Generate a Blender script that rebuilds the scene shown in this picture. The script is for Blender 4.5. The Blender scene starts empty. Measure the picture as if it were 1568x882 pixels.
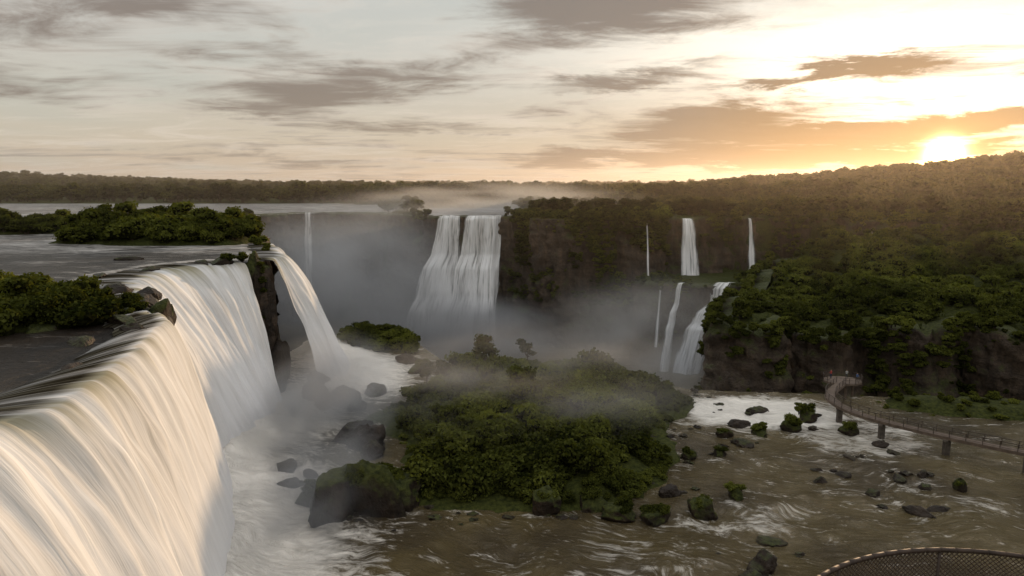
import bpy, math, random
import numpy as np
from mathutils import Vector
random.seed(7); rng=np.random.default_rng(11)
scene=bpy.context.scene
scene.view_settings.view_transform='Standard'; scene.view_settings.look='None'; scene.view_settings.exposure=0
# ------------------------------------------------------------------ noise
def _h(i,j,k,s):
    n=(i*73856093)^(j*19349663)^(k*83492791)^(s*2654435)
    n=(n^(n>>13))*1274126177 & 0x7fffffff
    n=(n^(n>>16))
    return (n&0xffff)/65535.0
def vn(x,y,z=0.0,s=0):
    x,y,z=np.broadcast_arrays(np.asarray(x,float),np.asarray(y,float),np.asarray(z,float))
    i=np.floor(x).astype(np.int64);j=np.floor(y).astype(np.int64);k=np.floor(z).astype(np.int64)
    f=x-i;g=y-j;h=z-k
    f=f*f*(3-2*f);g=g*g*(3-2*g);h=h*h*(3-2*h)
    r=0
    for a in (0,1):
        for b in (0,1):
            for c in (0,1):
                r=r+_h(i+a,j+b,k+c,s)*(f if a else 1-f)*(g if b else 1-g)*(h if c else 1-h)
    return r*2-1
def fbm(x,y,z=0.0,s=0,o=4):
    r=0;a=.5;m=1.
    for q in range(o):
        r=r+a*vn(np.asarray(x)*m,np.asarray(y)*m,np.asarray(z)*m,s+q*17);a*=.5;m*=2.03
    return r
def sm(t): t=np.clip(t,0,1); return t*t*(3-2*t)
def sdf(poly,x,y):
    P=np.array(poly,float);d=np.full(x.shape,1e18);ins=np.zeros(x.shape,bool)
    for n in range(len(P)):
        a=P[n];b=P[(n+1)%len(P)];e=b-a
        t=np.clip(((x-a[0])*e[0]+(y-a[1])*e[1])/(e@e),0,1)
        d=np.minimum(d,(x-a[0]-t*e[0])**2+(y-a[1]-t*e[1])**2)
        c=((a[1]>y)!=(b[1]>y))&(x<(b[0]-a[0])*(y-a[1])/((b[1]-a[1])+1e-12)+a[0])
        ins^=c
    d=np.sqrt(d);return np.where(ins,d,-d)
def pdist(line,x,y):
    P=np.array(line,float);d=np.full(np.shape(x),1e18)
    for n in range(len(P)-1):
        a=P[n];e=P[n+1]-a
        t=np.clip(((x-a[0])*e[0]+(y-a[1])*e[1])/(e@e),0,1)
        d=np.minimum(d,(x-a[0]-t*e[0])**2+(y-a[1]-t*e[1])**2)
    return np.sqrt(d)
# ------------------------------------------------------------------ plan
GORGE=[(-36,-60),(-36,14),(-34.5,38),(-33.5,46),(-36,55),(-38,62),(-41,73),(-47,82),(-55,90),(-61,100),(-62.5,108),(-61,118),(-56,125),(-49,126.5),(-46.5,129),(-49,135),(-52,143),(-57,152),(-62,166),(-76,200),(-108,260),(-122,320),(-104,348),(-66,344),(-46,318),(-36,306),(-2,306),(6,296),(22,284),(50,279),(66,287),(78,289),(96,290),(112,288),(150,272),(205,262),(320,240),(420,100),(420,-60)]
SHELF=[(-60,-60),(-60,150),(-46,182),(-25,174),(-15,152),(0,143),(20,140),(36,131),(60,128),(90,123),(150,112),(420,95),(420,-60)]
TF=[(98,246),(84,224),(72,202),(60,186),(55,176),(62,169),(71,174),(80,165),(92,170),(100,162),(112,167),(122,156),(131,160),(145,150),(160,156),(230,146)]
TERR=TF+[(420,120),(420,240),(320,250),(205,270),(150,280),(128,288),(116,272)]
LEDGE=[(48,264),(58,254),(94,252),(110,256),(124,270),(126,294),(58,294)]
ISLE=[(-20,78.5),(-7,80.5),(4,79.5),(14,81),(21,88),(24,97),(25,107),(29,115),(34,121),(31,130),(18,138),(0,140),(-13,138),(-19,124),(-24,112),(-17,101),(-15,92),(-22,86)]
ISLE2=[(-46,180),(-26,172),(-22,160),(-30,160),(-40,166)]
ISC=[(-80,66),(-60,60),(-48,61),(-42,67),(-41.5,72),(-48,80),(-60,84),(-85,92)]
ISD=[(-112,164),(-90,158),(-66,158),(-62,166),(-68,186),(-110,192)]
ISE=[(-190,196),(-150,190),(-116,200),(-118,214),(-190,220)]
BANK=[(66,118),(80,112),(110,106),(200,95),(200,112),(110,124),(70,127)]
def H(x,y):
    d=np.hypot(x,y);az=np.arctan2(x,np.maximum(y,1))
    up=26.7+fbm(x/30,y/30,0,3)*1.2
    up=up+31*sm((az-.16)/.62)*sm((d-330)/420)*(1-.3*sm((d-900)/1500))
    up=up+24*sm((-az-.25)/.5)*sm((d-900)/600)+8*fbm(x/260,y/260,0,5)*sm((d-600)/500)+5*sm((d-700)/600)
    up=up+5*fbm(x/70,y/70,0,6)*sm((d-330)/200)*sm((az-.1)/.2)
    riv=np.maximum(sdf([(-700,-60),(-20,-60),(-20,140),(-55,220),(-60,350),(-80,480),(-150,520),(-700,520)],x,y),
                   sdf([(-42,290),(2,290),(8,420),(-50,420)],x,y))
    up=up-(1.7+.0*d)*sm((riv+3)/6)*1.0
    up=np.where(riv>4,25.2+.25*fbm(x/4,y/4,0,8),up)
    for P,hh in ((ISC,1.6),(ISD,3.2),(ISE,2.6)):
        s_=sdf(P,x,y); up=np.where(s_>-3,up+hh*sm((s_+3)/9),up)
    g=sdf(GORGE,x,y)+fbm(x/7,y/7,0,21)*1.2
    low=np.full(x.shape,-29.5)+fbm(x/12,y/12,0,31)*1.0
    sh=-0.9+.3*fbm(x/5,y/5,0,9)
    si=sdf(ISLE,x,y)+fbm(x/6,y/6,0,14)*3.2
    sh=sh+1.3*sm((si+2)/3)+4.4*sm(si/17)+1.6*fbm(x/5,y/5,0,33)*sm(si/4)
    si=sdf(ISLE2,x,y);sh=sh+3.4*sm((si+2)/7)
    si=sdf(BANK,x,y);sh=sh+2.4*sm((si+1)/6)
    low=low+(sh-low)*sm((sdf(SHELF,x,y)+fbm(x/5,y/5,0,22)*1.5)/2)
    tz=3.6+np.clip((y-168)*.12+np.clip(x-60,0,120)*.05,-1,18)+fbm(x/17,y/17,0,41)*6.5
    low=low+(tz-low)*sm((sdf(TERR,x,y)+fbm(x/6,y/6,0,23)*3)/2.6)
    s_=sdf(LEDGE,x,y);low=np.where(s_>-1,low+(3.2+.6*fbm(x/4,y/4,0,7)-low)*sm((s_+1)/2)*(tz*0+1),low)
    return up+(low-up)*sm((g+1)/2.2)
# ------------------------------------------------------------------ node helpers
def newmat(n):
    m=bpy.data.materials.new(n);m.use_nodes=True;nt=m.node_tree;nt.nodes.clear();return m,nt
class NT:
    def __init__(s,nt): s.nt=nt
    def n(s,t,**k):
        q=s.nt.nodes.new(t)
        for a,b in k.items(): setattr(q,a,b)
        return q
    def l(s,a,b): s.nt.links.new(a,b)
    def put(s,sock,v):
        if isinstance(v,bpy.types.NodeSocket): s.l(v,sock)
        else: sock.default_value=v
    def m(s,op,a,b=None,c=None,clamp=False):
        q=s.n('ShaderNodeMath',operation=op);q.use_clamp=clamp
        s.put(q.inputs[0],a)
        if b is not None:s.put(q.inputs[1],b)
        if c is not None:s.put(q.inputs[2],c)
        return q.outputs[0]
    def vm(s,op,a,b=None):
        q=s.n('ShaderNodeVectorMath',operation=op);s.put(q.inputs[0],a)
        if b is not None:s.put(q.inputs[1],b)
        return q.outputs['Value'] if op in('DOT_PRODUCT','LENGTH') else q.outputs[0]
    def noise(s,vec,scale,detail=4,rough=.55,dist=0.):
        q=s.n('ShaderNodeTexNoise');s.l(vec,q.inputs['Vector']);q.inputs['Scale'].default_value=scale
        q.inputs['Detail'].default_value=detail;q.inputs['Roughness'].default_value=rough;q.inputs['Distortion'].default_value=dist
        return q.outputs['Fac']
    def map(s,v,a,b,c=0.,d=1.):
        q=s.n('ShaderNodeMapRange');q.interpolation_type='SMOOTHSTEP'
        s.put(q.inputs[0],v);q.inputs[1].default_value=a;q.inputs[2].default_value=b;q.inputs[3].default_value=c;q.inputs[4].default_value=d
        return q.outputs[0]
    def mix(s,f,a,b,t='MIX'):
        q=s.n('ShaderNodeMix',data_type='RGBA',blend_type=t);s.put(q.inputs[0],f)
        for k,v in ((6,a),(7,b)):
            if isinstance(v,tuple): v=tuple(v)+((1,) if len(v)==3 else ())
            s.put(q.inputs[k],v)
        return q.outputs[2]
    def ramp(s,f,st):
        q=s.n('ShaderNodeValToRGB');s.put(q.inputs[0],f);cr=q.color_ramp
        while len(cr.elements)<len(st): cr.elements.new(.5)
        for e,(p,c) in zip(cr.elements,st): e.position=p;e.color=tuple(c)+(1,)
        return q.outputs[0]
    def scale(s,v,xyz):
        return s.vm('MULTIPLY',v,xyz)
def bsdf(N,col,rough=.8,nrm=None,spec=.3):
    p=N.n('ShaderNodeBsdfPrincipled');N.put(p.inputs['Base Color'],col if isinstance(col,bpy.types.NodeSocket) else tuple(col)+(1,))
    N.put(p.inputs['Roughness'],rough);N.put(p.inputs['Specular IOR Level'],spec)
    if nrm is not None:N.l(nrm,p.inputs['Normal'])
    return p
def bump(N,h,st=.5,dist=.3):
    b=N.n('ShaderNodeBump');b.inputs['Strength'].default_value=st;b.inputs['Distance'].default_value=dist;N.l(h,b.inputs['Height']);return b.outputs[0]
def out(N,sh,vol=False):
    o=N.n('ShaderNodeOutputMaterial');N.l(sh,o.inputs['Volume' if vol else 'Surface'])
def rock_mat(name,moss_amt,dark=1.,spec=.3,rg=.75,mb=1.):
    m,nt=newmat(name);N=NT(nt);g=N.n('ShaderNodeNewGeometry');pos=g.outputs['Position']
    a=N.noise(N.scale(pos,(.35,.35,.07)),1,5,.65);b=N.noise(pos,.9,4,.6);c=N.noise(pos,.09,3,.6);st_=N.noise(N.scale(pos,(.03,.03,.6)),1,3,.6)
    a=N.m('ADD',N.m('MULTIPLY',a,.7),N.m('MULTIPLY',st_,.3))
    col=N.ramp(a,[(.35,(.010*dark,.0075*dark,.0055*dark)),(.52,(.05*dark,.034*dark,.022*dark)),(.68,(.15*dark,.10*dark,.062*dark))])
    col=N.mix(.5,col,N.ramp(b,[(.3,(.014,.011,.008)),(.75,(.08*dark,.056*dark,.038*dark))]))
    nz=N.n('ShaderNodeSeparateXYZ');N.l(g.outputs['Normal'],nz.inputs[0])
    ms=N.m('ADD',N.m('ADD',N.m('MULTIPLY',nz.outputs[2],.45),c),N.m('MULTIPLY',b,.4))
    mm=N.map(ms,1.05-moss_amt,1.3-moss_amt)
    col=N.mix(mm,col,N.ramp(N.noise(pos,1.7,4),[(.3,(.014*mb,.018*mb,.004*mb)),(.7,(.055*mb,.06*mb,.013*mb))]))
    h=N.m('ADD',a,N.m('MULTIPLY',b,.6))
    out(N,bsdf(N,col,rg,bump(N,h,.9,1.2),spec).outputs[0]);return m
M_cliff=rock_mat('basalt_cliff',.24,1.15,.25,.75,1.2);M_rock=rock_mat('wet_rock',.04,.5,.2,.6);M_mossrock=rock_mat('mossy_rock',.3,.5,.15,.8)
M_ground=rock_mat('ground_mossy',.5,.7,.1,.9)
def leaf_mat(name,c0,c1,tr,fs=.05):
    m,nt=newmat(name);N=NT(nt);g=N.n('ShaderNodeNewGeometry');oi=N.n('ShaderNodeObjectInfo')
    f=N.m('ADD',N.m('MULTIPLY',g.outputs['Random Per Island'],.36),N.m('MULTIPLY',oi.outputs['Random'],.32))
    f=N.m('ADD',f,N.m('MULTIPLY',N.map(N.noise(g.outputs['Position'],fs,3,.6),.35,.65),.42))
    col=N.ramp(f,[(.15,c0),(.6,tuple(.45*(a+b) for a,b in zip(c0,c1))),(1.,c1)])
    d=N.n('ShaderNodeBsdfDiffuse');N.l(col,d.inputs[0]);t=N.n('ShaderNodeBsdfTranslucent');N.l(N.mix(1.,col,(1.4,1.3,.4),'MULTIPLY'),t.inputs[0])
    x=N.n('ShaderNodeMixShader');x.inputs[0].default_value=tr;N.l(d.outputs[0],x.inputs[1]);N.l(t.outputs[0],x.inputs[2])
    out(N,x.outputs[0]);return m
M_leaf=leaf_mat('shrub_leaves',(.014,.018,.005),(.17,.185,.04),.4)
M_tree=leaf_mat('forest_leaves',(.010,.013,.006),(.088,.09,.028),.32,.02)
mm_,nt=newmat('bark');N=NT(nt);g=N.n('ShaderNodeNewGeometry')
out(N,bsdf(N,N.ramp(N.noise(g.outputs['Position'],3,3),[(.3,(.02,.015,.01)),(.7,(.09,.065,.045))]),.9).outputs[0]);M_bark=mm_
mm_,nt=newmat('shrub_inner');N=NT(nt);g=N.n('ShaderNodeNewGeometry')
dd_=N.n('ShaderNodeBsdfDiffuse');N.l(N.ramp(N.noise(g.outputs['Position'],2,2),[(.3,(.006,.007,.003)),(.7,(.022,.023,.008))]),dd_.inputs[0]);out(N,dd_.outputs[0]);M_shade=mm_  # shade inside the foliage, put into the near-black colour of the lobe cores
def water_mat(name,deep,foamc,stretch,spec=.5,rg=.2,bs=.55):
    m,nt=newmat(name);N=NT(nt);g=N.n('ShaderNodeNewGeometry');pos=g.outputs['Position']
    at=N.n('ShaderNodeAttribute');at.attribute_name='foam';fl=N.n('ShaderNodeAttribute');fl.attribute_name='flow'
    fo=at.outputs['Fac'];fv=fl.outputs['Vector']
    s1=N.noise(N.scale(fv,stretch),1.,5,.65,.8);s2=N.noise(N.scale(fv,tuple(3.6*k for k in stretch)),1.,5,.7,.4)
    s=N.m('ADD',N.m('MULTIPLY',s1,.55),N.m('MULTIPLY',s2,.45))
    t=N.m('ADD',N.m('SUBTRACT',fo,.5),N.m('MULTIPLY',N.m('SUBTRACT',s,.5),N.m('SUBTRACT',3.8,N.m('MULTIPLY',fo,3.0))))
    f=N.map(t,-.1,.5)
    base=N.mix(N.map(N.noise(pos,.06,3),.35,.65),deep,tuple(k*v for k,v in zip(deep,(2.,2.1,2.)))) 
    col=N.mix(f,base,foamc)
    bh=N.m('ADD',N.noise(N.scale(fv,(.45,1.,1)),1.3,6,.72,.5),N.m('MULTIPLY',s,.8))
    p=bsdf(N,col,N.map(f,0,1,rg,.85),bump(N,bh,bs,.8),spec);out(N,p.outputs[0]);return m
M_river=water_mat('river_water',(.052,.036,.013),(.84,.79,.70),(.2,.5,1),.36,.16,1.)
M_upper=water_mat('upper_river_water',(.014,.010,.007),(.6,.57,.52),(.6,.09,1),.12,.4,.8)
def fall_mat(name,gap,fx=1.,crest=1.,white=1.,lo=.5):
    m,nt=newmat(name);N=NT(nt);tc=N.n('ShaderNodeUVMap');tc.uv_map='UVMap';uv=tc.outputs[0]
    at=N.n('ShaderNodeAttribute');at.attribute_name='tt';tt=at.outputs['Fac']
    sx=N.n('ShaderNodeSeparateXYZ');N.l(uv,sx.inputs[0])
    a=N.noise(N.scale(uv,(.3*fx,.035,1)),1,3,.55,.5);b=N.noise(N.scale(uv,(1.7*fx,.06,1)),1,5,.65,.3);c_=N.noise(N.scale(uv,(7*fx,.12,1)),1,3,.6,.1)
    s=N.m('ADD',N.m('ADD',N.m('MULTIPLY',a,.4),N.m('MULTIPLY',b,.42)),N.m('MULTIPLY',c_,.18))
    w_=white
    col=N.ramp(s,[(.36,(lo*w_,lo*.97*w_,lo*.9*w_)),(.46,(.76*w_,.74*w_,.70*w_)),(.58,(.95*w_,.94*w_,.91*w_))])
    col=N.mix(N.map(tt,.35,1.,0.,.8),col,(.94,.93,.92))
    if crest:
        cr=N.m('MULTIPLY',N.map(tt,.02,.34,crest,0.),N.map(a,.42,.6,1.,.1));col=N.mix(cr,col,(.34,.3,.15))
        col=N.mix(N.m('MULTIPLY',N.map(sx.outputs[1],1.1,-1.8),N.map(s,.44,.64,1.,.5)),col,(.02,.016,.01))
    d=N.n('ShaderNodeBsdfDiffuse');N.l(col,d.inputs[0]);t=N.n('ShaderNodeBsdfTranslucent');N.l(col,t.inputs[0])
    N.l(bump(N,s,.4,.6),d.inputs['Normal'])
    x=N.n('ShaderNodeMixShader');x.inputs[0].default_value=.25;N.l(d.outputs[0],x.inputs[1]);N.l(t.outputs[0],x.inputs[2])
    r=x.outputs[0]
    ea=N.n('ShaderNodeAttribute');ea.attribute_name='edge'
    if gap>.25:
        al=N.map(N.m('ADD',N.m('SUBTRACT',s,gap),N.m('MULTIPLY',N.m('SUBTRACT',ea.outputs['Fac'],1.),.32)),-.08,.1)
        tr=N.n('ShaderNodeBsdfTransparent');y=N.n('ShaderNodeMixShader');N.l(al,y.inputs[0]);N.l(tr.outputs[0],y.inputs[1]);N.l(r,y.inputs[2]);r=y.outputs[0]
    out(N,r);return m
M_fall=fall_mat('silky_fall_water',.2,1.,.75);M_fallfar=fall_mat('distant_fall_water',.42,.9,0,1.,.4);M_thin=fall_mat('thin_fall_water',.42,2.,0)
M_fog=fall_mat('veiled_fall_water',.45,.7,0,.9)
# ------------------------------------------------------------------ mesh helpers
def mkobj(name,V,F,mat,smooth=True,parent=None,attrs=None,uv=None,link=True):
    me=bpy.data.meshes.new(name);V=np.asarray(V,np.float32)
    if isinstance(F,np.ndarray):
        nf,k=F.shape
        me.vertices.add(len(V));me.vertices.foreach_set('co',V.ravel())
        me.loops.add(nf*k);me.loops.foreach_set('vertex_index',F.astype(np.int32).ravel())
        me.polygons.add(nf);me.polygons.foreach_set('loop_start',np.arange(0,nf*k,k,dtype=np.int32))
        me.update(calc_edges=True)
    else: me.from_pydata([tuple(map(float,v)) for v in V],[],F)
    if smooth: me.polygons.foreach_set('use_smooth',[True]*len(me.polygons))
    for a,v in (attrs or {}).items():
        v=np.asarray(v,np.float32)
        if v.ndim==1: at=me.attributes.new(a,'FLOAT','POINT');at.data.foreach_set('value',v)
        else: at=me.attributes.new(a,'FLOAT_VECTOR','POINT');at.data.foreach_set('vector',v.ravel())
    if uv is not None:
        u=me.uv_layers.new(name='UVMap');li=np.zeros(len(me.loops),np.int32);me.loops.foreach_get('vertex_index',li)
        u.data.foreach_set('uv',np.asarray(uv,np.float32)[li].ravel())
    for q in (mat if isinstance(mat,list) else [mat]): me.materials.append(q)
    o=bpy.data.objects.new(name,me)
    if link: scene.collection.objects.link(o)
    if parent: o.parent=parent
    return o
def empty(name):
    o=bpy.data.objects.new(name,None);scene.collection.objects.link(o);return o
def gridF(nr,nc,mask=None):
    i=np.arange(nr-1)[:,None]*nc+np.arange(nc-1)[None,:]
    F=np.stack([i,i+1,i+nc+1,i+nc],-1).reshape(-1,4)
    if mask is not None: F=F[mask.ravel()]
    return F
# ------------------------------------------------------------------ terrain
def axis(a,b,st,lo,hi):
    c=list(np.arange(a,b+.01,st));s=st;v=b
    while v<hi: s*=1.16;v+=s;c.append(v)
    s=st;v=a
    while v>lo: s*=1.16;v-=s;c.insert(0,v)
    return np.array(c)
xs=axis(-130,210,1.5,-4500,4500);ys=axis(20,330,1.5,-80,6000)
X,Y=np.meshgrid(xs,ys);Z=H(X,Y)
mkobj('ground_terrain',np.stack([X,Y,Z],-1).reshape(-1,3),gridF(*X.shape),M_ground)
def resample(P,st):
    P=np.array(P,float);L=np.r_[0,np.cumsum(np.linalg.norm(np.diff(P,axis=0),axis=1))]
    n=max(int(L[-1]/st),4);s=np.linspace(0,L[-1],n)
    return np.stack([np.interp(s,L,P[:,k]) for k in range(P.shape[1])],-1),s
def wall(name,line,z0,z1,off=1.,st=1.1,amp=2.,mat=None,side=1,top=None):
    p,s=resample(line,st);t=np.gradient(p,axis=0);t/=np.linalg.norm(t,axis=1)[:,None]
    for _ in range(3): t[1:-1]=(t[:-2]+t[1:-1]+t[2:])/3
    nrm=np.stack([t[:,1],-t[:,0]],-1)*side
    zt=np.full(len(s),float(z0)) if top is None else top(p-nrm*3.5)
    nr=int((z0-z1)/.8)+2;f1=np.linspace(0,1,nr)
    S,f=np.meshgrid(s,f1);ZZ=zt[None]*(1-f)+z1*f;px=p[:,0][None]+0*S;py=p[:,1][None]+0*S
    d=off+amp*(fbm(S/11,ZZ/22,0,51)*1.7+fbm(S/2.2,ZZ/9,0,52)*.8+.4*vn(S/1.1,ZZ/1.6,0,53)+.5*np.floor(5*f+fbm(S/12,ZZ/30,0,5)*1.4)*.45)+f*amp*.6
    d=np.where(f==0,-2.5,d)
    V=np.stack([px+nrm[:,0][None]*d,py+nrm[:,1][None]*d,ZZ+.4*fbm(S/3,ZZ/3,0,60)],-1)
    return mkobj(name,V.reshape(-1,3),gridF(nr,len(s)),mat or M_cliff,smooth=False)
wall('river_cliff',GORGE[1:19],25.6,-3,.4,1.0,1.3)
wall('canyon_cliff',GORGE[18:27],26.3,-31,.8,1.4,2.2)
wall('canyon_cliff',GORGE[26:37],26.8,-31,1.,1.1,2.6)
tt_=lambda q:H(q[:,0],q[:,1])
wall('terrace_cliff',TF,5.3,-31,2.4,1.0,2.6,None,1,top=tt_)
wall('terrace_cliff',[(48,264),(58,254),(94,252),(110,256)],3.2,-31,.3,1.,1.8,None,1)
# ------------------------------------------------------------------ falls
def fall(name,rim,base,z0,z1,st=.45,rows=46,amp=1.,mat=None,pre=3.5,par=.6,steps=None,edge=1.2,seed=0,lip=0.35):
    L=np.linalg.norm(np.diff(np.array(rim,float),axis=0),axis=1).sum();n=max(int(L/st),10)
    def rs(P):
        P=np.array(P,float);q=np.linspace(0,1,len(P));w=np.linspace(0,1,n)
        c=np.stack([np.interp(w,q,P[:,k]) for k in range(2)],-1)
        k=max(n//(len(P)*2),1)
        for _ in range(2*k):
            c[1:-1]=(c[:-2]+2*c[1:-1]+c[2:])/4
        return c
    R=rs(rim);B=rs(base);s=np.linspace(0,L,n);o=B-R;o/=np.linalg.norm(o,axis=1)[:,None]
    if L>15: R=R+o*(fbm(s/5,s*0,0,seed+8)*2.8+fbm(s/1.6,s*0,0,seed+9)*.8)[:,None]
    V=[];UV=[];TT=[];ED=[];ed=np.clip(np.minimum(s,L-s)/edge,0,1)
    irr=lip*fbm(s/2.5,s*0,0,seed+3)
    for k in range(7):
        w=1-k/7.;pt=R-o*(pre*w)
        V.append(np.c_[pt,np.full(n,z0+.12)+irr*(1-w)**2-.25*(1-w)**3-.25*w**3]);UV.append(np.c_[s,np.full(n,-pre*w)]);TT.append(np.zeros(n));ED.append(ed)
    for k in range(rows+1):
        t=k/rows;q=t**1.7
        h=par*np.sqrt(q)*1.0+(1-par)*q if not steps else np.interp(q,[a for a,b in steps],[b for a,b in steps])
        pt=R+(B-R)*h
        d=amp*(fbm(s/6.5,np.full(n,t*1.3),0,seed+1)*1.3+fbm(s/2.,np.full(n,t*2.2),0,seed+2)*.55+fbm(s/.9,np.full(n,t*4),0,seed+4)*.25)*min(1,t*2.2)
        pt=pt+o*d[:,None]
        z=z0-.15+irr*(1-t)-(z0-z1)*q
        V.append(np.c_[pt,z]);UV.append(np.c_[s,q*(z0-z1)+0*s]);TT.append(np.full(n,t));ED.append(ed)
    V=np.concatenate(V)
    return mkobj(name,V,gridF(rows+8,n),mat or M_fall,True,None,{'tt':np.concatenate(TT),'edge':np.concatenate(ED)},np.concatenate(UV))
B1=[(-19,14),(-20,30),(-21.5,42),(-23.5,52),(-28,63),(-32,74),(-36,85),(-42,89)]
B2=[(-42,94),(-42.5,99),(-42,104),(-41,108),(-40,112),(-40.5,117),(-43,121)]
B3=[(-36.5,130),(-33,136),(-34,146),(-41,158),(-50,168)]
fall('waterfall',[(-33,14),(-31.5,28),(-30.5,38),(-29.5,46),(-31.5,54),(-34,62),(-37,72),(-42,77)],B1,26,-.3,.3,64,1.1,pre=8,seed=5)
fall('waterfall',[(-46,85),(-51,92),(-57,99),(-59,108),(-58,116),(-54,122),(-49.5,125)],B2,26,-.3,.35,60,1.2,pre=7,seed=15)
fall('waterfall',[(-45.5,129.5),(-46,135),(-49,144),(-54,153),(-59,165)],B3,26,-.3,.35,54,1.1,pre=6,seed=25,par=.45)
st=[(0,0),(.02,.05),(.3,.2),(.4,.45),(.62,.62),(.72,.82),(1,1)]
fall('waterfall',[(-34.5,305),(-30,304),(-26,304),(-22,305)],[(-50,289),(-42,284),(-32,283),(-20,284)],26.2,-29,.35,80,3.4,M_fallfar,steps=st,edge=2.2,seed=35,lip=1.2)
fall('waterfall',[(-22,305),(-16,303.5),(-10,303.5),(-3.,305)],[(-34,284.5),(-22,281),(-12,281),(-5,288)],26.4,-29,.35,80,3.4,M_fallfar,steps=st,edge=2.2,seed=38,lip=1.2)
for a,b,s_,z1 in (((-106,342),(-98,344),45,-29),((-91,347),(-87,347),46,-29),((-77,344.5),(-74,345),47,-29),((-123,306),(-121,313),48,-29)):
    fall('waterfall',[a,((a[0]+b[0])/2,(a[1]+b[1])/2),b],[(a[0]+1,a[1]-7),((a[0]+b[0])/2+1,(a[1]+b[1])/2-8),(b[0]+1,b[1]-7)],26.2,z1,.3,50,1.4,M_fog,edge=3,seed=s_)
fall('waterfall',[(70.,286),(73,285.6),(76,286)],[(68.,279),(73,278),(78.5,279)],26,3.3,.2,40,.8,M_thin,edge=1.4,seed=55,par=.4)
fall('waterfall',[(98.2,287),(99.5,286.8),(100.8,287)],[(96.,280),(99,279.5),(102.3,280)],26,3.3,.15,40,.6,M_thin,edge=1.,seed=56,par=.4)
s2_=[(0,0),(.05,.12),(.22,.22),(.3,.5),(.42,.58),(.47,.7),(1,1)]
fall('waterfall',[(75,254),(79,252.6),(83,253)],[(55,243),(63,239),(71,242)],3.6,-30,.2,70,2.4,M_fallfar,steps=s2_,edge=1.8,seed=57,lip=.8)
fall('waterfall',[(61.2,252.5),(62.5,251.8),(64,252.5)],[(53.5,245),(56,243),(59,245)],3.6,-30,.15,60,1.3,M_thin,steps=s2_,edge=.9,seed=58)
fall('waterfall',[(55.6,256),(56.4,255.6),(57.4,256)],[(52.5,250),(54,249.5),(55.4,250)],3.6,-20,.15,40,.7,M_thin,edge=.8,seed=59)
fall('waterfall',[(53.8,278.5),(54.6,278.2),(55.6,278.5)],[(53.6,272),(54.6,271.5),(55.8,272)],25,4,.15,40,.5,M_thin,edge=.8,seed=61)
fall('waterfall',[(142,273),(142.6,272.8),(143.2,273)],[(141,266),(142,265.5),(143,266)],25,12,.2,40,.3,M_thin,edge=.6,seed=62)
# ------------------------------------------------------------------ water sheets
x=np.arange(-62,135,.5);y=np.arange(5,185,.5);X,Y=np.meshgrid(x,y)
db=np.minimum(np.minimum(pdist(B1,X,Y),pdist(B2,X,Y)),pdist(B3,X,Y))
foam=np.clip(1.3-db/17+.25*fbm(X/7,Y/7,0,71),0,1)
foam=np.maximum(foam,.5*np.clip(1.2-db/34,0,1))
E=lambda cx,cy,rx,ry:np.exp(-(((X-cx)/rx)**2+((Y-cy)/ry)**2))
wob=fbm(X/6,Y/4,0,72)
foam=np.maximum(foam,np.minimum(.92,1.7*E(44,117,15,9)+.5*wob*E(44,117,20,12)))
foam=np.maximum(foam,np.minimum(.66,1.1*E(55,105,13,9)+.5*wob*E(55,105,16,11)))
foam=np.maximum(foam,.5*E(30,78,14,8)+.4*wob*E(30,78,18,12))
foam=np.maximum(foam,.48*E(12,70,22,6))
foam=np.maximum(foam,.62*E(-42,152,14,14))
si=sdf(ISLE,X,Y);foam=np.maximum(foam,.42*np.exp(-((si+1.)/1.8)**2))
for q in ((29,83.5),(26,96),(31,97),(36,101),(42,88),(46,90),(50,79),(54,88),(26,67),(40,106),(23,78),(57,90),(59.5,85)): foam=np.maximum(foam,.55*E(q[0]-.8,q[1]-2.2,2.2,2.6))
foam=np.maximum(foam,.29+.28*fbm(X/12,Y/9,0,76))
flow=np.stack([X+6*fbm(X/14,Y/14,0,74),Y+6*fbm(X/14,Y/14,0,75)+.25*X,0*X],-1)
rough=np.clip(foam,0.28,1)
Zw=.5*rough*fbm(X/1.8,Y/2.4,0,77)+.5*foam*fbm(X/5,Y/5,0,78)+1.6*np.exp(-(db/4)**2)*(1+.5*fbm(X/2,Y/2,0,79))
ms=(sdf(SHELF,X,Y)>1)
mkobj('river',np.stack([X,Y,Zw],-1).reshape(-1,3),gridF(*X.shape,mask=ms[:-1,:-1]),M_river,True,None,{'foam':np.clip(foam,0,1).ravel(),'flow':flow.reshape(-1,3)})
x=axis(-130,10,1.0,-700,12);y=axis(8,430,1.0,0,540);X,Y=np.meshgrid(x,y)
g=sdf(GORGE,X,Y)
foam=.3+.3*fbm(X/20,Y/14,0,81)
foam=np.maximum(foam,.7*np.exp(-((g+3)/3)**2)*sm((Y-80)/20)*1)
foam=np.maximum(foam,.6*sm((Y-110)/40)+.2*fbm(X/9,Y/9,0,82));foam=foam*(.55+.45*sm((Y-82)/20))
flow=np.stack([Y*.9+2.5*fbm(X/12,Y/12,0,83),X+Y*.3+2.5*fbm(X/12,Y/12,0,84),0*X],-1)
Zw=26.0+.12*fbm(X/3,Y/2,0,85)+.7*sm(.0+(foam-.5)*2)*np.abs(fbm(X/6,Y/2.5,0,86))
ms=(g<.3)
mkobj('upper_river',np.stack([X,Y,Zw-.25*sm((g+3)/3)],-1).reshape(-1,3),gridF(*X.shape,mask=ms[:-1,:-1]),M_upper,True,None,{'foam':np.clip(foam,0,1).ravel(),'flow':flow.reshape(-1,3)})
x=np.arange(-130,430,4.);y=np.arange(90,352,4.);X,Y=np.meshgrid(x,y)
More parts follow.
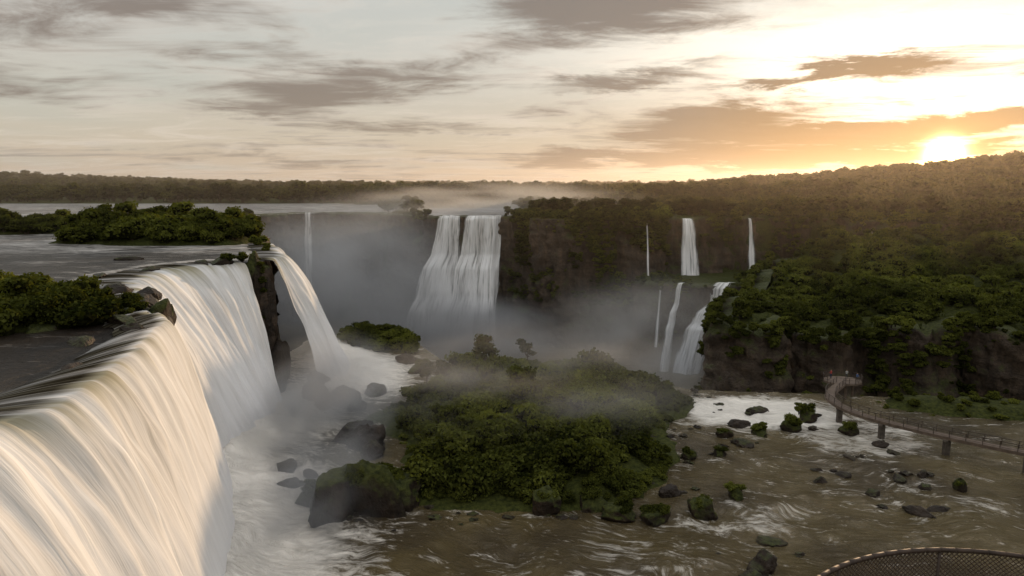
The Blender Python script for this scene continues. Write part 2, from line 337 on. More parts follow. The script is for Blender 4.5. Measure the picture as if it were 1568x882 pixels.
mkobj('canyon_river',np.stack([X,Y,-28+.3*fbm(X/6,Y/6)],-1).reshape(-1,3),gridF(*X.shape),M_river,True,None,{'foam':np.full(X.size,.3),'flow':np.stack([X,Y,0*X],-1).reshape(-1,3)})
# ------------------------------------------------------------------ vegetation sources
def quads(C,Nn,size):
    n=len(C);a=rng.normal(size=(n,3));a-=(a*Nn).sum(1)[:,None]*Nn;a/=np.linalg.norm(a,axis=1)[:,None];b=np.cross(Nn,a)
    s=(size*rng.uniform(.6,1.3,n))[:,None];w=.6
    V=np.stack([C-a*s,C+b*s*w,C+a*s,C-b*s*w],1).reshape(-1,3)
    return V,np.arange(4*n).reshape(n,4)
def lobes_leaves(lobes,n,size):
    L=np.array(lobes);w=L[:,3]**2;idx=rng.choice(len(L),n,p=w/w.sum());c=L[idx,:3];r=L[idx,3]
    d=rng.normal(size=(n,3));d/=np.linalg.norm(d,axis=1)[:,None];d[:,2]=np.where(d[:,2]<-.3,-d[:,2],d[:,2])
    rr=r*(.74+.42*rng.random(n)**1.5+.22*vn(d[:,0]*3+idx,d[:,1]*3,d[:,2]*3,4))
    C=c+d*rr[:,None]*np.array([1,1,.85]);nn=d+rng.normal(size=(n,3))*.6;nn/=np.linalg.norm(nn,axis=1)[:,None]
    return quads(C,nn,size)
def ico(sub=2):
    import bmesh
    b=bmesh.new();bmesh.ops.create_icosphere(b,subdivisions=sub,radius=1);V=np.array([v.co[:] for v in b.verts]);F=np.array([[v.index for v in f.verts] for f in b.faces]);b.free();return V,F
IV,IF=ico(2);IV1,IF1=ico(1)
def cone(p0,p1,r0,r1,k=6):
    p0=np.array(p0,float);p1=np.array(p1,float);d=p1-p0;d/=np.linalg.norm(d);a=np.cross(d,[.3,.9,.1]);a/=np.linalg.norm(a);b=np.cross(d,a)
    t=np.arange(k)*2*np.pi/k;c=np.cos(t)[:,None]*a+np.sin(t)[:,None]*b
    V=np.r_[p0+c*r0,p1+c*r1];F=np.array([[i,(i+1)%k,k+(i+1)%k,k+i] for i in range(k)]);return V,F
def combine(parts):
    V=[];F=[];MI=[];o=0
    for v,f,m in parts:
        V.append(v);F+= [tuple(int(i)+o for i in q) for q in f];MI+=[m]*len(f);o+=len(v)
    return np.concatenate(V),F,MI
shr=bpy.data.collections.new('shrub_sources');tre=bpy.data.collections.new('tree_sources')
for k in range(7):
    tall=1.35 if k==6 else 1.
    lb=[(0,0,.35*tall,.6)]+[(math.cos(a)*rng.uniform(.3,.68),math.sin(a)*rng.uniform(.3,.68),rng.uniform(.15,.85)*tall,rng.uniform(.2,.42)) for a in rng.uniform(0,6.28,8)]
    parts=[]
    v,f=lobes_leaves(lb,1150,.088);parts.append((v,f,0))
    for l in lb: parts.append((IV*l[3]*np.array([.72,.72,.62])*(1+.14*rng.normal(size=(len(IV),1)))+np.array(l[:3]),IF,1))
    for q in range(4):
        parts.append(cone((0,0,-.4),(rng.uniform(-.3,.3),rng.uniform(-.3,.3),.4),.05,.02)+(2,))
    V,F,MI=combine(parts);o=mkobj('shrub_%d'%k,V,F,[M_leaf,M_shade,M_bark],False,link=False);o.data.polygons.foreach_set('material_index',MI);shr.objects.link(o)
for k in range(6):
    hh=rng.uniform(.8,1.2);lb=[(rng.uniform(-.26,.26),rng.uniform(-.26,.26),hh*rng.uniform(.48,.9),rng.uniform(.09,.19)) for _ in range(9)]+[(0,0,.66*hh,.22)]
    v,f=lobes_leaves(lb,600,.05);parts=[(v,f,0)]
    for l in lb:
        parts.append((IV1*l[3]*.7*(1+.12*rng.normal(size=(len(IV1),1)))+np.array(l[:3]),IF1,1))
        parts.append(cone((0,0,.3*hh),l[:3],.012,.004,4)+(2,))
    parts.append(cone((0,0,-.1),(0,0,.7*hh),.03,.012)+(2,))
    V,F,MI=combine(parts);o=mkobj('tree_%d'%k,V,F,[M_tree,M_shade,M_bark],False,link=False);o.data.polygons.foreach_set('material_index',MI);tre.objects.link(o)
def scatter(name,pts,scl,coll):
    pts=np.asarray(pts,np.float32);n=len(pts)
    me=bpy.data.meshes.new(name);me.vertices.add(n);me.vertices.foreach_set('co',pts.ravel())
    a=me.attributes.new('scl','FLOAT_VECTOR','POINT');scl=np.asarray(scl,np.float32)
    if scl.ndim==1: scl=np.stack([scl*rng.uniform(.85,1.25,n),scl*rng.uniform(.85,1.25,n),scl*rng.uniform(.7,1.15,n)],-1)
    a.data.foreach_set('vector',scl.astype(np.float32).ravel())
    a=me.attributes.new('rot','FLOAT_VECTOR','POINT');a.data.foreach_set('vector',np.stack([rng.normal(size=n)*.14,rng.normal(size=n)*.14,rng.uniform(0,6.28,n)],-1).astype(np.float32).ravel())
    a=me.attributes.new('pick','INT','POINT');a.data.foreach_set('value',rng.integers(0,len(coll.objects),n).astype(np.int32))
    o=bpy.data.objects.new(name,me);scene.collection.objects.link(o)
    ng=bpy.data.node_groups.new(name+'_nodes','GeometryNodeTree')
    ng.interface.new_socket('Geometry',in_out='INPUT',socket_type='NodeSocketGeometry');ng.interface.new_socket('Geometry',in_out='OUTPUT',socket_type='NodeSocketGeometry')
    i=ng.nodes.new('NodeGroupInput');u=ng.nodes.new('NodeGroupOutput');ci=ng.nodes.new('GeometryNodeCollectionInfo')
    ci.inputs['Collection'].default_value=coll;ci.inputs['Separate Children'].default_value=True;ci.inputs['Reset Children'].default_value=True
    ip=ng.nodes.new('GeometryNodeInstanceOnPoints');ng.links.new(i.outputs[0],ip.inputs['Points']);ng.links.new(ci.outputs[0],ip.inputs['Instance']);ip.inputs['Pick Instance'].default_value=True
    for at,ty,so in (('scl','FLOAT_VECTOR','Scale'),('rot','FLOAT_VECTOR','Rotation'),('pick','INT','Instance Index')):
        q=ng.nodes.new('GeometryNodeInputNamedAttribute');q.data_type=ty;q.inputs['Name'].default_value=at
        ng.links.new([s for s in q.outputs if s.enabled][0],ip.inputs[so])
    ng.links.new(ip.outputs[0],u.inputs[0]);md=o.modifiers.new('scatter','NODES');md.node_group=ng
    return o
def inpoly(P,n,margin=0,thin=None):
    P_=np.array(P);lo=P_.min(0);hi=P_.max(0)
    x=rng.uniform(lo[0],hi[0],n*4);y=rng.uniform(lo[1],hi[1],n*4);k=sdf(P,x,y)>margin;x=x[k][:n];y=y[k][:n]
    return x,y
x,y=inpoly(ISLE,1250,.2);cl_=fbm(x/5,y/5,0,91);k=cl_>-.2;x=x[k];y=y[k];cl_=cl_[k]
s=.7+2.5*rng.random(len(x))**2*sm(sdf(ISLE,x,y)/6+.2)*(1+cl_)+.3*sm(sdf(ISLE,x,y)/4)
p1=np.stack([x,y,H(x,y)-.15*s],-1);s1=s*.95
x2,y2=inpoly(ISLE,75,4);s2=rng.uniform(2.,3.9,len(x2));p2=np.stack([x2,y2,H(x2,y2)+.5],-1)
scatter('island_shrubs',np.r_[p1,p2],np.r_[s1,s2],shr)
P=[];S=[]
def add(poly,n,lo,hi,m=0,lift=0.,pw=1.):
    x,y=inpoly(poly,n,m);s=lo+(hi-lo)*rng.random(len(x))**pw;P.append(np.stack([x,y,H(x,y)+lift],-1));S.append(s)
add(ISLE2,90,1.,2.8);add(ISC,300,.9,3.3,.6,0,1.5);add(ISD,330,1.6,4.8,1.,0,1.5);add(ISE,200,1.8,3.6)
add(BANK,260,.4,1.3)
P.append(np.array([(-50,126,26.),(-52,124,26.2),(-48.5,127.5,25.5),(-48,128,24),(-54,150,26),(-53,146,25.8),(-60,160,26),(-43,77.5,25.6),(-45,79.5,25.8),(-42.5,74,25.4),(-44.5,76,26),(-47,82,25.6)]));S.append(np.array([1.5,1.7,1.3,1.2,1.2,1,2,1.4,1.5,1.1,1.5,1.3]))
for q in range(9):
    t=q/9;P.append(np.array([(-47.3+rng.uniform(-.3,.6),127.8+rng.uniform(-1,1),25-t*15)]));S.append(np.array([1.2-.5*t]))
scatter('river_shrubs',np.concatenate(P),np.concatenate(S),shr)
P=[];S=[]
TP=[(114,268)]+TF[:-1]+[(215,148),(215,264),(150,274),(128,284)]
add(TP,2100,.9,3.2,-1,0,1.6);add(TP,170,3.,5.6,3,0,1.5)
add([(48,264),(58,256),(68,256),(66,276),(60,280),(50,276)],50,.8,1.6);add([(86,254),(94,254),(108,260),(122,272),(122,284),(104,282),(88,268)],110,1.,2.2)
def hang(line,n,z0,z1,off,lo,hi,side=1,pw=1.,top=None,thr=-.12,spread=2.):
    p,s=resample(line,1.);t=np.gradient(p,axis=0);t/=np.linalg.norm(t,axis=1)[:,None];i=rng.integers(0,len(p),n)
    nn=np.stack([t[i,1],-t[i,0]],-1)*side;f=rng.random(n)**pw
    keep=(fbm(s[i]/7,f*4,0,95)>thr)|(f<.12);i=i[keep];nn=nn[keep];f=f[keep];n=len(i)
    q=p[i]+nn*(off+f*spread)[:,None];zt=z0 if top is None else top(p[i]-nn*3.5)+.6
    P.append(np.c_[q,zt+(z1-zt)*f]);S.append(rng.uniform(lo,hi,n)*(1-.35*f))
hang([(2,300),(6,296),(22,284),(50,279),(64,286)],1500,27,-10,2.0,1.0,2.4,1,1.3)
hang([(108,288),(150,272),(205,262),(230,256)],520,27.5,12,1.4,1.,2.6,1,1.4)
hang([(-2,306),(6,296),(22,284),(50,279),(66,287)],160,27.5,26.5,-.5,1.5,3,1)
hang([(79,289),(96,290)],110,27.5,16,.8,.8,2.,1);hang([(-46,318),(-37,307)],40,27.5,24,0,1,2.2,1);hang([(-76,200),(-108,260),(-122,320)],160,27.5,24,0,1,2.6,1)
hang([(48,264),(58,254),(72,253)],150,4,-22,1.,.6,1.5,1,1.2,None,0.,3.);hang([(84,252.5),(94,252),(106,255)],220,4,-24,1.2,.8,1.8,1,1.2,None,-.2,3.)
hang(TF[:-1],1500,6.5,-24,3.2,.7,2.2,1,1.9,tt_,-.02,5.)
scatter('cliff_shrubs',np.concatenate(P),np.concatenate(S),shr)
n=10500;u=rng.random(n);d=290*np.exp(u*2.2);az=rng.uniform(-.84,.84,n);x=d*np.sin(az);y=d*np.cos(az)
k=(sdf(GORGE,x,y)<-2)&(sdf([(-700,-60),(-20,-60),(-20,140),(-55,220),(-68,350),(-90,480),(-150,520),(-700,520)],x,y)<-2)&(sdf([(-42,290),(2,290),(8,420),(-50,420)],x,y)<-2)
x=x[k];y=y[k];d=d[k];s=np.where(d<420,rng.uniform(4,10,len(d)),7+12*rng.random(len(d))**1.4)
s3=np.stack([s*1.35,s*1.35,s*.95],-1)*(1+.35*sm((d-1200)/1500))[:,None]
scatter('distant_forest',np.stack([x,y,H(x,y)-.25*s],-1),s3,tre)
n=2200;x=rng.uniform(-5,240,n);y=rng.uniform(250,400,n);k=(sdf(GORGE,x,y)<-1)&(sdf([(-42,290),(2,290),(8,420),(-50,420)],x,y)<-1);x=x[k];y=y[k]
scatter('plateau_shrubs',np.stack([x,y,H(x,y)],-1),1.2+2.8*rng.random(len(x))**1.5,shr)
for (tx,ty,th) in ((-4.7,122,5.2),(-13,126,4.4),(3,130,4.2),(-17,132,4.)):
    src=tre.objects[int(rng.integers(0,5))];o=bpy.data.objects.new('island_tree',src.data);scene.collection.objects.link(o)
    o.location=(tx,ty,float(H(np.array([tx]),np.array([ty]))[0])+.9);o.scale=(th*1.3,th*1.3,th*1.15);o.rotation_euler=(0,0,tx)
# ------------------------------------------------------------------ rocks
IV4,IF4=ico(4)
def rock(name,loc,sc,seed,mat=M_rock):
    d=IV4;r=1+.6*fbm(d[:,0]*1.4+seed,d[:,1]*1.4,d[:,2]*1.4,seed)+.3*fbm(d[:,0]*4,d[:,1]*4+seed,d[:,2]*4,seed+5)
    P_=d*r[:,None]
    rr=np.random.default_rng(seed)
    for q in range(14):
        n_=rr.normal(size=3);n_/=np.linalg.norm(n_);h=rr.uniform(.5,.8);e=P_@n_-h;P_=P_-np.clip(e,0,None)[:,None]*n_*.85
    P_=P_+d*(.1*fbm(d[:,0]*9,d[:,1]*9+seed,d[:,2]*9,seed+7))[:,None]
    o=mkobj(name,P_*1.25*np.array(sc),IF4,mat,False);o.location=loc;o.rotation_euler=(0,0,seed*1.3);return o
RK=[(-22,79.5,1.2,5.,3.2,4.2,1),(-18,80.5,1.5,4.2,3,4.6,1),(-25.5,82,0,2.2,2,1.8,1),(-15,82,1,3,3,3,1),
 (4,79.5,.3,2.0,1.6,2.2,1),(10,81,.3,1.8,1.6,1.8,1),(13.5,78,.2,1.9,1.5,1.4,1),(17.5,77.2,0,1.8,1.4,1.6,1),(23,78.5,.2,1.7,1.3,1.9,1),(20.5,84,0,1.4,1,1.1,0),
 (29,83.5,.2,1.3,1.,1.5,1),(26,96,.2,1.2,1,1.,1),(31,97,.2,1.2,1,1.3,1),(36,101,0,1.6,1,.9,0),(42,88,0,1.1,.8,.7,0),(46,90,0,1.3,.9,.6,0),(47,84,0,1,.7,.6,0),
 (53,88.5,0,1.2,.8,.7,0),(55,86,0,.9,.7,.6,0),(57,90,0,1,.7,.6,0),(50,79,0,1.8,1.1,.7,0),(53,80,0,1.3,.8,.5,0),(59.5,85.5,.1,1.,.8,1.2,1),
 (29,72,0,1.5,1.,.6,0),(26.5,67,.1,1.9,1.3,1.6,0),(24,64,0,1.4,1.2,1.2,0),
 (38,110,0,2.4,1.4,1,0),(40,106,0,1.5,1.2,1.2,1),(46,108,.2,1.8,1.3,1.5,1),(51,113,.2,2,1.5,1.6,1),(55,106,.2,1.7,1.4,1.5,1),(34,105,.1,1.3,1,1.1,1),(57,101,0,1.2,.8,.8,0),(44,117,0,2.,1,.8,0),(50,96,0,1.1,.7,.5,0),
 (-31,124,.3,3.6,2.2,2.2,0),(-34,120,.2,2.6,2,2,0),(-37,124,.6,2.8,2.4,3.2,0),(-28,118,.2,2,1.5,1.4,0),(-26,128,.3,2.4,2,1.8,0),(-38,130,1,2,2,3.,0),(-25,105,.4,3,2.6,2.6,0),(-23,101,.4,3.,2.4,2.6,0),(-21,97,.3,2,2,2,0),
 (-32,92,.1,2.2,1.4,.9,0),(-30,87,0,1.8,1.2,.8,0),(-28,90,0,1.2,1,.6,0),(-24,152,.3,3,2,1.6,0),(-20,144,.3,2.2,1.6,1.6,1),
 (-48.5,127,21,1.8,2,5,1),(-47,128.5,14,1.8,2.,6,0),(-45.5,128.5,5,2.4,2.4,6,0),(-42,79,24,1.8,1.8,2.4,1),(-45,82.5,25,2.4,1.8,1.8,0),(-44,78,24.6,2.4,2.4,2.,0),(-40.6,78,22,1.4,1.4,3,0),(-31,35,25.8,1.8,1.,.7,0),
 (-56,95,25.8,1.5,1,.7,0),(-60,112,25.9,1.6,1,.6,0),(-56,122,25.9,2,1,.7,0),(-53,124,26,2,1.2,1,0),(-64,105,26,2,1,.5,0),(-72,128,26,3,1,.6,0),(-46,66,25.9,3,1.4,.8,0),(-40,69,25.9,1.8,1.2,.7,0),(-52,88,25.9,2,1.2,.8,0),(-39,60,25.8,1.6,1,.5,0),
 (-37.5,66,25.8,1.4,1.,.7,0),(-34.5,52,25.7,1.5,.9,.6,0),(-48,89,25.7,1.8,1.4,.9,0),(-43,81,20,1.6,1.6,4,0)]
for i,(x_,y_,z_,a,b,c,mo) in enumerate(RK): rock('river_rock',(x_,y_,z_),(a,b,c),i+1,M_mossrock if mo else M_rock)
parts=[]
for i in range(85):
    if i<65:
        q=random.choice(ISLE[:10]);x_=q[0]+rng.normal()*3;y_=q[1]+rng.normal()*2-1
    else:
        q=random.choice(RK[10:35]);x_=q[0]+rng.normal()*2.2;y_=q[1]+rng.normal()*1.6
    s=rng.uniform(.15,.55);v=IV*(1+.3*rng.normal(size=(len(IV),1)))*np.array([s*1.6,s,s*.7])+np.array([x_,y_,.05]);parts.append((v,IF,0))
V,F,_=combine(parts);mkobj('small_river_rocks',V,F,M_rock,False)
P=[];S=[]
for r in RK:
    if r[6] and r[2]<2:
        for q in range(5): P.append((r[0]+rng.normal()*r[3]*.3,r[1]+rng.normal()*r[4]*.3,r[2]+r[5]*.55));S.append(rng.uniform(.4,.75)*min(r[3],2.2))
scatter('rock_tufts',P,S,shr)
# ------------------------------------------------------------------ box/bar building
class MB:
    def __init__(s): s.V=[];s.F=[];s.n=0
    def add(s,v,f):
        s.V.append(v);s.F+=[tuple(int(i)+s.n for i in q) for q in f];s.n+=len(v)
    def bar(s,a,b,w,h):
        a=np.array(a,float);b=np.array(b,float);d=b-a;d/=np.linalg.norm(d)
        up=np.array([0,0,1.]) if abs(d[2])<.9 else np.array([1.,0,0]);r=np.cross(d,up);r/=np.linalg.norm(r);u=np.cross(r,d)
        c=[p+r*sx*w/2+u*sz*h/2 for p in (a,b) for sx,sz in((-1,-1),(1,-1),(1,1),(-1,1))]
        s.add(np.array(c),[(0,1,2,3),(7,6,5,4),(0,4,5,1),(1,5,6,2),(2,6,7,3),(3,7,4,0)])
    def cyl(s,a,b,r,k=8,r1=None):
        v,f=cone(a,b,r,r if r1 is None else r1,k);s.add(v,[tuple(q) for q in f]+[tuple(range(k-1,-1,-1)),tuple(range(k,2*k))])
    def obj(s,n,m,p=None,smooth=False): return mkobj(n,np.concatenate(s.V),s.F,m,smooth,p)
def simple(name,c0,c1,rough,metal=0,sc=6):
    m,nt=newmat(name);N=NT(nt);g=N.n('ShaderNodeNewGeometry');h=N.noise(g.outputs['Position'],sc,5)
    p=bsdf(N,N.ramp(h,[(.3,c0),(.7,c1)]),rough,bump(N,h,.3,.03));p.inputs['Metallic'].default_value=metal;out(N,p.outputs[0]);return m
M_conc=simple('weathered_concrete',(.05,.04,.032),(.12,.1,.08),.85,sc=2);M_steel=simple('brown_painted_steel',(.03,.02,.014),(.06,.04,.028),.6,.1)
M_deck=simple('walkway_planks',(.07,.05,.036),(.15,.11,.08),.8,sc=1.5);M_wire=simple('rusty_wire',(.045,.03,.02),(.09,.06,.04),.65,.2,20)
ww=empty('river_walkway')
path=[(62,124.5),(58.5,120.5),(56,116.5),(55.6,112),(56.6,107.5),(59.2,103.6),(64.8,97.4),(72,91),(80,84.4),(92,75)]
p,s=resample(path,1.)
for _ in range(4): p[1:-1]=(p[:-2]+2*p[1:-1]+p[2:])/4
t=np.gradient(p,axis=0);t/=np.linalg.norm(t,axis=1)[:,None];nn=np.stack([t[:,1],-t[:,0]],-1)
dk=MB();rl=MB();ZD=3.0
for i in range(len(p)-1):
    a=(*p[i],ZD);b=(*p[i+1],ZD);dk.bar(a,b,1.5,.1)
    for sd in(-1,1):
        e0=p[i]+nn[i]*sd*.8;e1=p[i+1]+nn[i+1]*sd*.8
        dk.bar((*e0,ZD-.2),(*e1,ZD-.2),.12,.42)
        for hz,w in((1.1,.07),(.8,.035),(.5,.035),(.25,.035)): rl.bar((*e0,ZD+hz),(*e1,ZD+hz),w,w)
        if i%2==0: rl.bar((*e0,ZD-.1),(*e0,ZD+1.1),.07,.07)
dk.obj('deck',M_deck,ww);rl.obj('railings',M_steel,ww)
pl=MB();pr=MB();c=np.array([63.2,126.5]);R_=3.6;k=10;ring=[c+R_*np.array([math.cos(q*2*math.pi/k),math.sin(q*2*math.pi/k)*.8]) for q in range(k)]
v=np.array([(*q,ZD-.3) for q in ring]+[(*q,ZD+.06) for q in ring]);pl.add(v,[tuple(range(k-1,-1,-1)),tuple(range(k,2*k))]+[(i,(i+1)%k,k+(i+1)%k,k+i) for i in range(k)])
for i in range(k):
    a=ring[i];b=ring[(i+1)%k]
    if i!=6:
        for hz in(1.15,.8,.5,.25): pr.bar((*a,ZD+hz),(*b,ZD+hz),.05,.05)
        for f in(0,.5): q=a+(b-a)*f;pr.bar((*q,ZD),(*q,ZD+1.15),.06,.06)
for q in((61.5,126),(65,126),(63,124.6),(63.2,128.3)): pl.cyl((*q,-2),(*q,ZD-.3),.25)
pl.obj('viewing_platform',M_deck,ww);pr.obj('platform_railings',M_steel,ww)
pc=MB()
for q in((58.8,104),(64.9,97.3),(72.2,90.8),(80.2,84.2),(55.9,112)):
    pc.bar((q[0],q[1],-1.5),(q[0],q[1],ZD-.72),.75,.75);pc.bar((q[0]-.7,q[1]-.7,ZD-.56),(q[0]+.7,q[1]+.7,ZD-.56),.6,.3)
pc.obj('pillars',M_conc,ww)
lk=empty('lookout_balcony');cx,cy,r=5.45,5.15,2.95;zt=35.4;mw=MB();ra=MB();fl=MB();k=96
A=[q*2*math.pi/k for q in range(k)]
cp=lambda a,z,rr=r:(cx+rr*math.cos(a),cy+rr*math.sin(a),z)
for q in range(k):
    a,b=A[q],A[(q+1)%k];ra.cyl(cp(a,zt),cp(b,zt),.032,6);ra.cyl(cp(a,zt-1.1),cp(b,zt-1.1),.03,6)
    if q%8==0: ra.cyl(cp(a,zt-1.2),cp(a,zt),.022,6)
nw=300;zr=1.08
for q in range(nw):
    for sg in(1,-1):
        pr_=None
        for j in range(0,9):
            f=j/8;a=2*math.pi*q/nw+sg*f*2*math.pi/nw*18;pt=cp(a,zt-.02-f*zr)
            if pr_: mw.bar(pr_,pt,.009,.009)
            pr_=pt
mw.obj('wire_mesh',M_wire,lk);ra.obj('hand_rail',M_steel,lk,True)
v=np.array([cp(a,zt-1.3) for a in A]+[cp(a,zt-1.15) for a in A]);fl.add(v,[tuple(range(k-1,-1,-1)),tuple(range(k,2*k))]+[(i,(i+1)%k,k+(i+1)%k,k+i) for i in range(k)])
fl.cyl((cx,cy,-2),(cx,cy,zt-1.3),.8,20);fl.obj('deck_and_column',M_conc,lk)
# ------------------------------------------------------------------ visitors on the platform
def person(loc,rot,shirt,pants):
    J={'pel':(0,0,.95,.15),'che':(0,.02,1.3,.165),'nek':(0,.02,1.48,.065),'hd':(0,.04,1.62,.1),'top':(0,.03,1.71,.085),
    'lh':(-.1,0,.9,.1),'lk':(-.12,.03,.5,.07),'la':(-.12,-.02,.08,.045),'lt':(-.13,.13,.03,.035),'rh':(.1,0,.9,.1),'rk':(.12,.05,.5,.07),'ra':(.13,.03,.08,.045),'rt':(.14,.18,.03,.035),
    'ls':(-.19,.01,1.4,.06),'le':(-.26,.06,1.14,.045),'lw':(-.2,.28,1.08,.032),'lf':(-.18,.36,1.09,.028),'rs':(.19,.01,1.4,.06),'re':(.27,.04,1.13,.045),'rw':(.2,.27,1.08,.032),'rf':(.17,.35,1.09,.028)}
    E='pel-che che-nek nek-hd hd-top pel-lh lh-lk lk-la la-lt pel-rh rh-rk rk-ra ra-rt che-ls ls-le le-lw lw-lf che-rs rs-re re-rw rw-rf'.split()
    K=list(J);me=bpy.data.meshes.new('visitor');me.from_pydata([J[q][:3] for q in K],[tuple(K.index(w) for w in e.split('-')) for e in E],[])
    o=bpy.data.objects.new('visitor',me);scene.collection.objects.link(o);md=o.modifiers.new('s','SKIN')
    for i,q in enumerate(K): me.skin_vertices[0].data[i].radius=(J[q][3],J[q][3]*.85);me.skin_vertices[0].data[i].use_root=(i==0)
    md=o.modifiers.new('d','SUBSURF');md.levels=1;md.render_levels=1
    m,nt=newmat('clothes');N=NT(nt);tc=N.n('ShaderNodeTexCoord');sp=N.n('ShaderNodeSeparateXYZ');N.l(tc.outputs['Object'],sp.inputs[0]);z=sp.outputs[2]
    c_=N.mix(N.m('GREATER_THAN',z,.93),pants,shirt);c_=N.mix(N.m('GREATER_THAN',z,1.47),c_,(.3,.18,.12));c_=N.mix(N.m('GREATER_THAN',z,1.66),c_,(.02,.015,.01));c_=N.mix(N.m('LESS_THAN',z,.08),c_,(.02,.02,.02))
    out(N,bsdf(N,c_,.8).outputs[0]);me.materials.append(m);o.location=loc;o.rotation_euler=(0,0,rot)
person((61.6,127.8,ZD+.06),.5,(.35,.05,.04),(.03,.04,.08));person((64.5,127.6,ZD+.06),-.3,(.3,.3,.28),(.04,.04,.05));person((65.4,125.4,ZD+.06),-1.2,(.06,.1,.2),(.05,.04,.03))
# ------------------------------------------------------------------ mist
def mist(loc,sc,den,col=(1,1,1),ns=2.2,seed=0,thr=.42,rate=4.):
    V,F=ico(3);o=mkobj('mist_cloud',V*np.array(1.),F,None,True,MI_)
    m,nt=newmat('mist');N=NT(nt);tc=N.n('ShaderNodeTexCoord');v=tc.outputs['Object']
    ln=N.vm('LENGTH',v);fa=N.map(ln,.1,.98,1.,0.)
    nz=N.noise(N.vm('ADD',v,(seed*3.1,seed,0)),ns,1.5,.55,.0);de=N.m('MULTIPLY',N.m('MULTIPLY',fa,N.map(nz,thr-.14,thr+.22)),den)
    p=N.n('ShaderNodeVolumeScatter');p.inputs['Color'].default_value=tuple(col)+(1,);N.l(de,p.inputs['Density']);p.inputs['Anisotropy'].default_value=.3
    out(N,p.outputs[0],True);o.data.materials[0]=m;o.location=loc;o.scale=sc
    try: m.cycles.volume_step_rate=rate
    except Exception as e: print('no step rate',e)
MI_=empty('mist')
warm=(1,.92,.82)
mist((-31,110,2),(15,28,15),.15,seed=1);mist((-25,80,0),(11,24,10),.13,seed=2)
mist((2,108,9),(40,28,9),.045,warm,seed=3,thr=.52);mist((-66,268,0),(62,60,40),.03,seed=4,thr=.33)
mist((-22,268,-22),(56,36,22),.1,seed=5,thr=.33);mist((-10,335,31),(95,50,14),.03,warm,seed=6)
mist((44,216,-10),(44,40,26),.04,warm,seed=7)
mm_,nt=newmat('valley_haze');N=NT(nt);p_=N.n('ShaderNodeVolumeScatter');p_.inputs['Color'].default_value=(1,.84,.66,1);p_.inputs['Density'].default_value=.0002;p_.inputs['Anisotropy'].default_value=.65;out(N,p_.outputs[0],True)
V=np.array([(sx,sy,sz) for sz in(-27,95) for sx,sy in((-2600,150),(2600,150),(2600,2800),(-2600,2800))],float)
mkobj('haze',V,[(3,2,1,0),(4,5,6,7),(0,1,5,4),(1,2,6,5),(2,3,7,6),(3,0,4,7)],mm_,False,MI_)
# ------------------------------------------------------------------ sky, sun, camera
SAZ=math.radians(31.9);SEL=math.radians(2.0)
sd=(math.sin(SAZ)*math.cos(SEL),math.cos(SAZ)*math.cos(SEL),math.sin(SEL))
w=bpy.data.worlds.new('World');scene.world=w;w.use_nodes=True;w.name='sky';nt=w.node_tree;nt.nodes.clear();N=NT(nt)
tc=N.n('ShaderNodeTexCoord');D=N.vm('NORMALIZE',tc.outputs['Generated']);sp=N.n('ShaderNodeSeparateXYZ');N.l(D,sp.inputs[0]);dx,dy,dz=sp.outputs
az=N.m('ARCTAN2',dx,dy);el=N.m('ARCSINE',dz);zc=N.m('MAXIMUM',dz,0.)
inv=N.m('DIVIDE',1.,N.m('ADD',zc,.07));cv=N.n('ShaderNodeCombineXYZ');N.l(N.m('MULTIPLY',dx,inv),cv.inputs[0]);N.l(N.m('MULTIPLY',dy,inv),cv.inputs[1]);C=cv.outputs[0]
n1=N.noise(N.scale(C,(.55,.8,1)),1.,4,.58,.6);n2=N.noise(N.scale(N.vm('ADD',C,(7,3,2)),(.9,1.7,1)),1.2,6,.68,.9);n3=N.noise(N.vm('ADD',C,(1,9,4)),.35,2,.5)
nd=N.noise(N.scale(D,(3,3,14)),2.2,6,.68,.3)
def blob(u,v,su,sv,amt,tilt=0.):
    a=math.atan(((u-784)/1045)/1.0);e=(283-v)/1045*math.cos(a)
    p=N.m('DIVIDE',N.m('SUBTRACT',az,a),su/1045);q=N.m('SUBTRACT',el,e)
    q=N.m('ADD',q,N.m('MULTIPLY',N.m('SUBTRACT',nd,.5),.085));q=N.m('SUBTRACT',q,N.m('MULTIPLY',N.m('SUBTRACT',az,a),tilt));q=N.m('DIVIDE',q,sv/1045)
    r=N.m('ADD',N.m('MULTIPLY',p,p),N.m('MULTIPLY',q,q));return N.m('MULTIPLY',N.m('EXPONENT',N.m('MULTIPLY',r,-1.)),amt)
cl=N.m('MULTIPLY',N.map(n1,.44,.7),.6)
for b in ((920,28,170,40,1.4),(560,130,190,28,.9,.12),(430,170,110,18,.6),(960,125,130,15,1.1,.1),(1230,122,140,10,1.5,.05),(1090,192,120,26,1.7),(1160,240,210,17,1.7),(1370,238,110,8,1.5),(900,245,110,14,.8),(1490,186,150,13,1.5,.1),(1320,205,120,9,1.2),(700,205,220,10,.6),(450,245,170,9,.6),(60,60,160,50,.45),(250,20,150,20,.5)):
    cl=N.m('ADD',cl,blob(*b))
cl=N.map(N.m('ADD',cl,N.m('MULTIPLY',N.m('SUBTRACT',n2,.5),2.5)),.12,1.15)
base=N.ramp(el,[(.0,(.60,.45,.32)),(.06,(.60,.52,.41)),(.13,(.60,.57,.50)),(.25,(.62,.61,.58)),(1.,(.8,.82,.88))])
wh=N.map(n2,.42,.75);base=N.mix(N.m('MULTIPLY',wh,.6),base,(.92,.82,.72))
teal=N.map(n3,.45,.7);base=N.mix(N.m('MULTIPLY',teal,.4),base,(.44,.50,.46))
dt=N.m('MAXIMUM',N.vm('DOT_PRODUCT',D,sd),0.)
g1=N.m('POWER',dt,16.);g3=N.m('POWER',dt,900.);g4=N.m('POWER',dt,9000.)
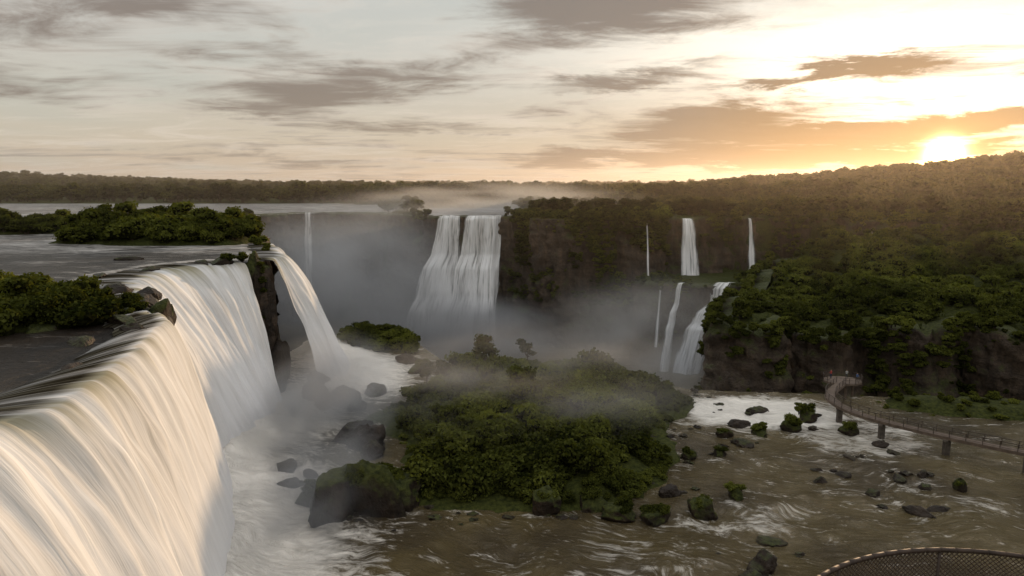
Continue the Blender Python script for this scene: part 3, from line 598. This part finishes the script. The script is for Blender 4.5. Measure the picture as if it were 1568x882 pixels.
upg=blob(1430,140,250,80,1.);upg2=blob(1200,75,330,50,.5)
def addc(c,f,rgb):
    q=N.n('ShaderNodeVectorMath',operation='SCALE');q.inputs[0].default_value=rgb;N.l(f,q.inputs['Scale']);return N.vm('ADD',c,q.outputs[0])
thick=N.m('SUBTRACT',1.,N.m('MULTIPLY',cl,.85))
c=addc(base,N.m('MULTIPLY',g1,1.),(.16,.09,.02));c=addc(c,N.m('ADD',upg,upg2),(.85,.78,.66))
c=N.mix(N.m('MULTIPLY',cl,.93),c,N.mix(N.map(g1,.2,.9),(.23,.19,.165),(.19,.12,.07)))
lowf=N.m('MULTIPLY',N.map(el,.0,.06,1.,0.),N.m('POWER',dt,50.));c=addc(c,N.m('MULTIPLY',lowf,thick),(.8,.24,.0))
c=addc(c,N.m('MULTIPLY',g3,thick),(1.9,1.05,.2));c=addc(c,g4,(22,14,6))
c=addc(c,N.map(el,.3,1.1),(.32,.32,.34))
stx=N.n('ShaderNodeTexSky');stx.sky_type='NISHITA';stx.sun_disc=False;stx.sun_elevation=SEL;stx.sun_rotation=SAZ
bg=N.n('ShaderNodeBackground');N.l(c,bg.inputs[0]);bg.inputs[1].default_value=.97
bg2=N.n('ShaderNodeBackground');N.l(stx.outputs[0],bg2.inputs[0]);bg2.inputs[1].default_value=.012
ad=N.n('ShaderNodeAddShader');N.l(bg.outputs[0],ad.inputs[0]);N.l(bg2.outputs[0],ad.inputs[1]);o=N.n('ShaderNodeOutputWorld');N.l(ad.outputs[0],o.inputs[0])
sl=bpy.data.lights.new('sun','SUN');sl.energy=3.8;sl.angle=math.radians(.8);sl.color=(1,.68,.4);so=bpy.data.objects.new('sun',sl);scene.collection.objects.link(so)
se=math.radians(5.5);v=Vector((math.sin(SAZ)*math.cos(se),math.cos(SAZ)*math.cos(se),math.sin(se)));so.rotation_euler=v.to_track_quat('Z','Y').to_euler();so.location=(200,300,120)
cam=bpy.data.cameras.new('camera');cam.lens=24;cam.sensor_width=36;cam.clip_end=20000;cam.clip_start=.1
co=bpy.data.objects.new('camera',cam);scene.collection.objects.link(co);co.location=(0,0,40);co.rotation_euler=(math.radians(90-8.6),0,0);scene.camera=co
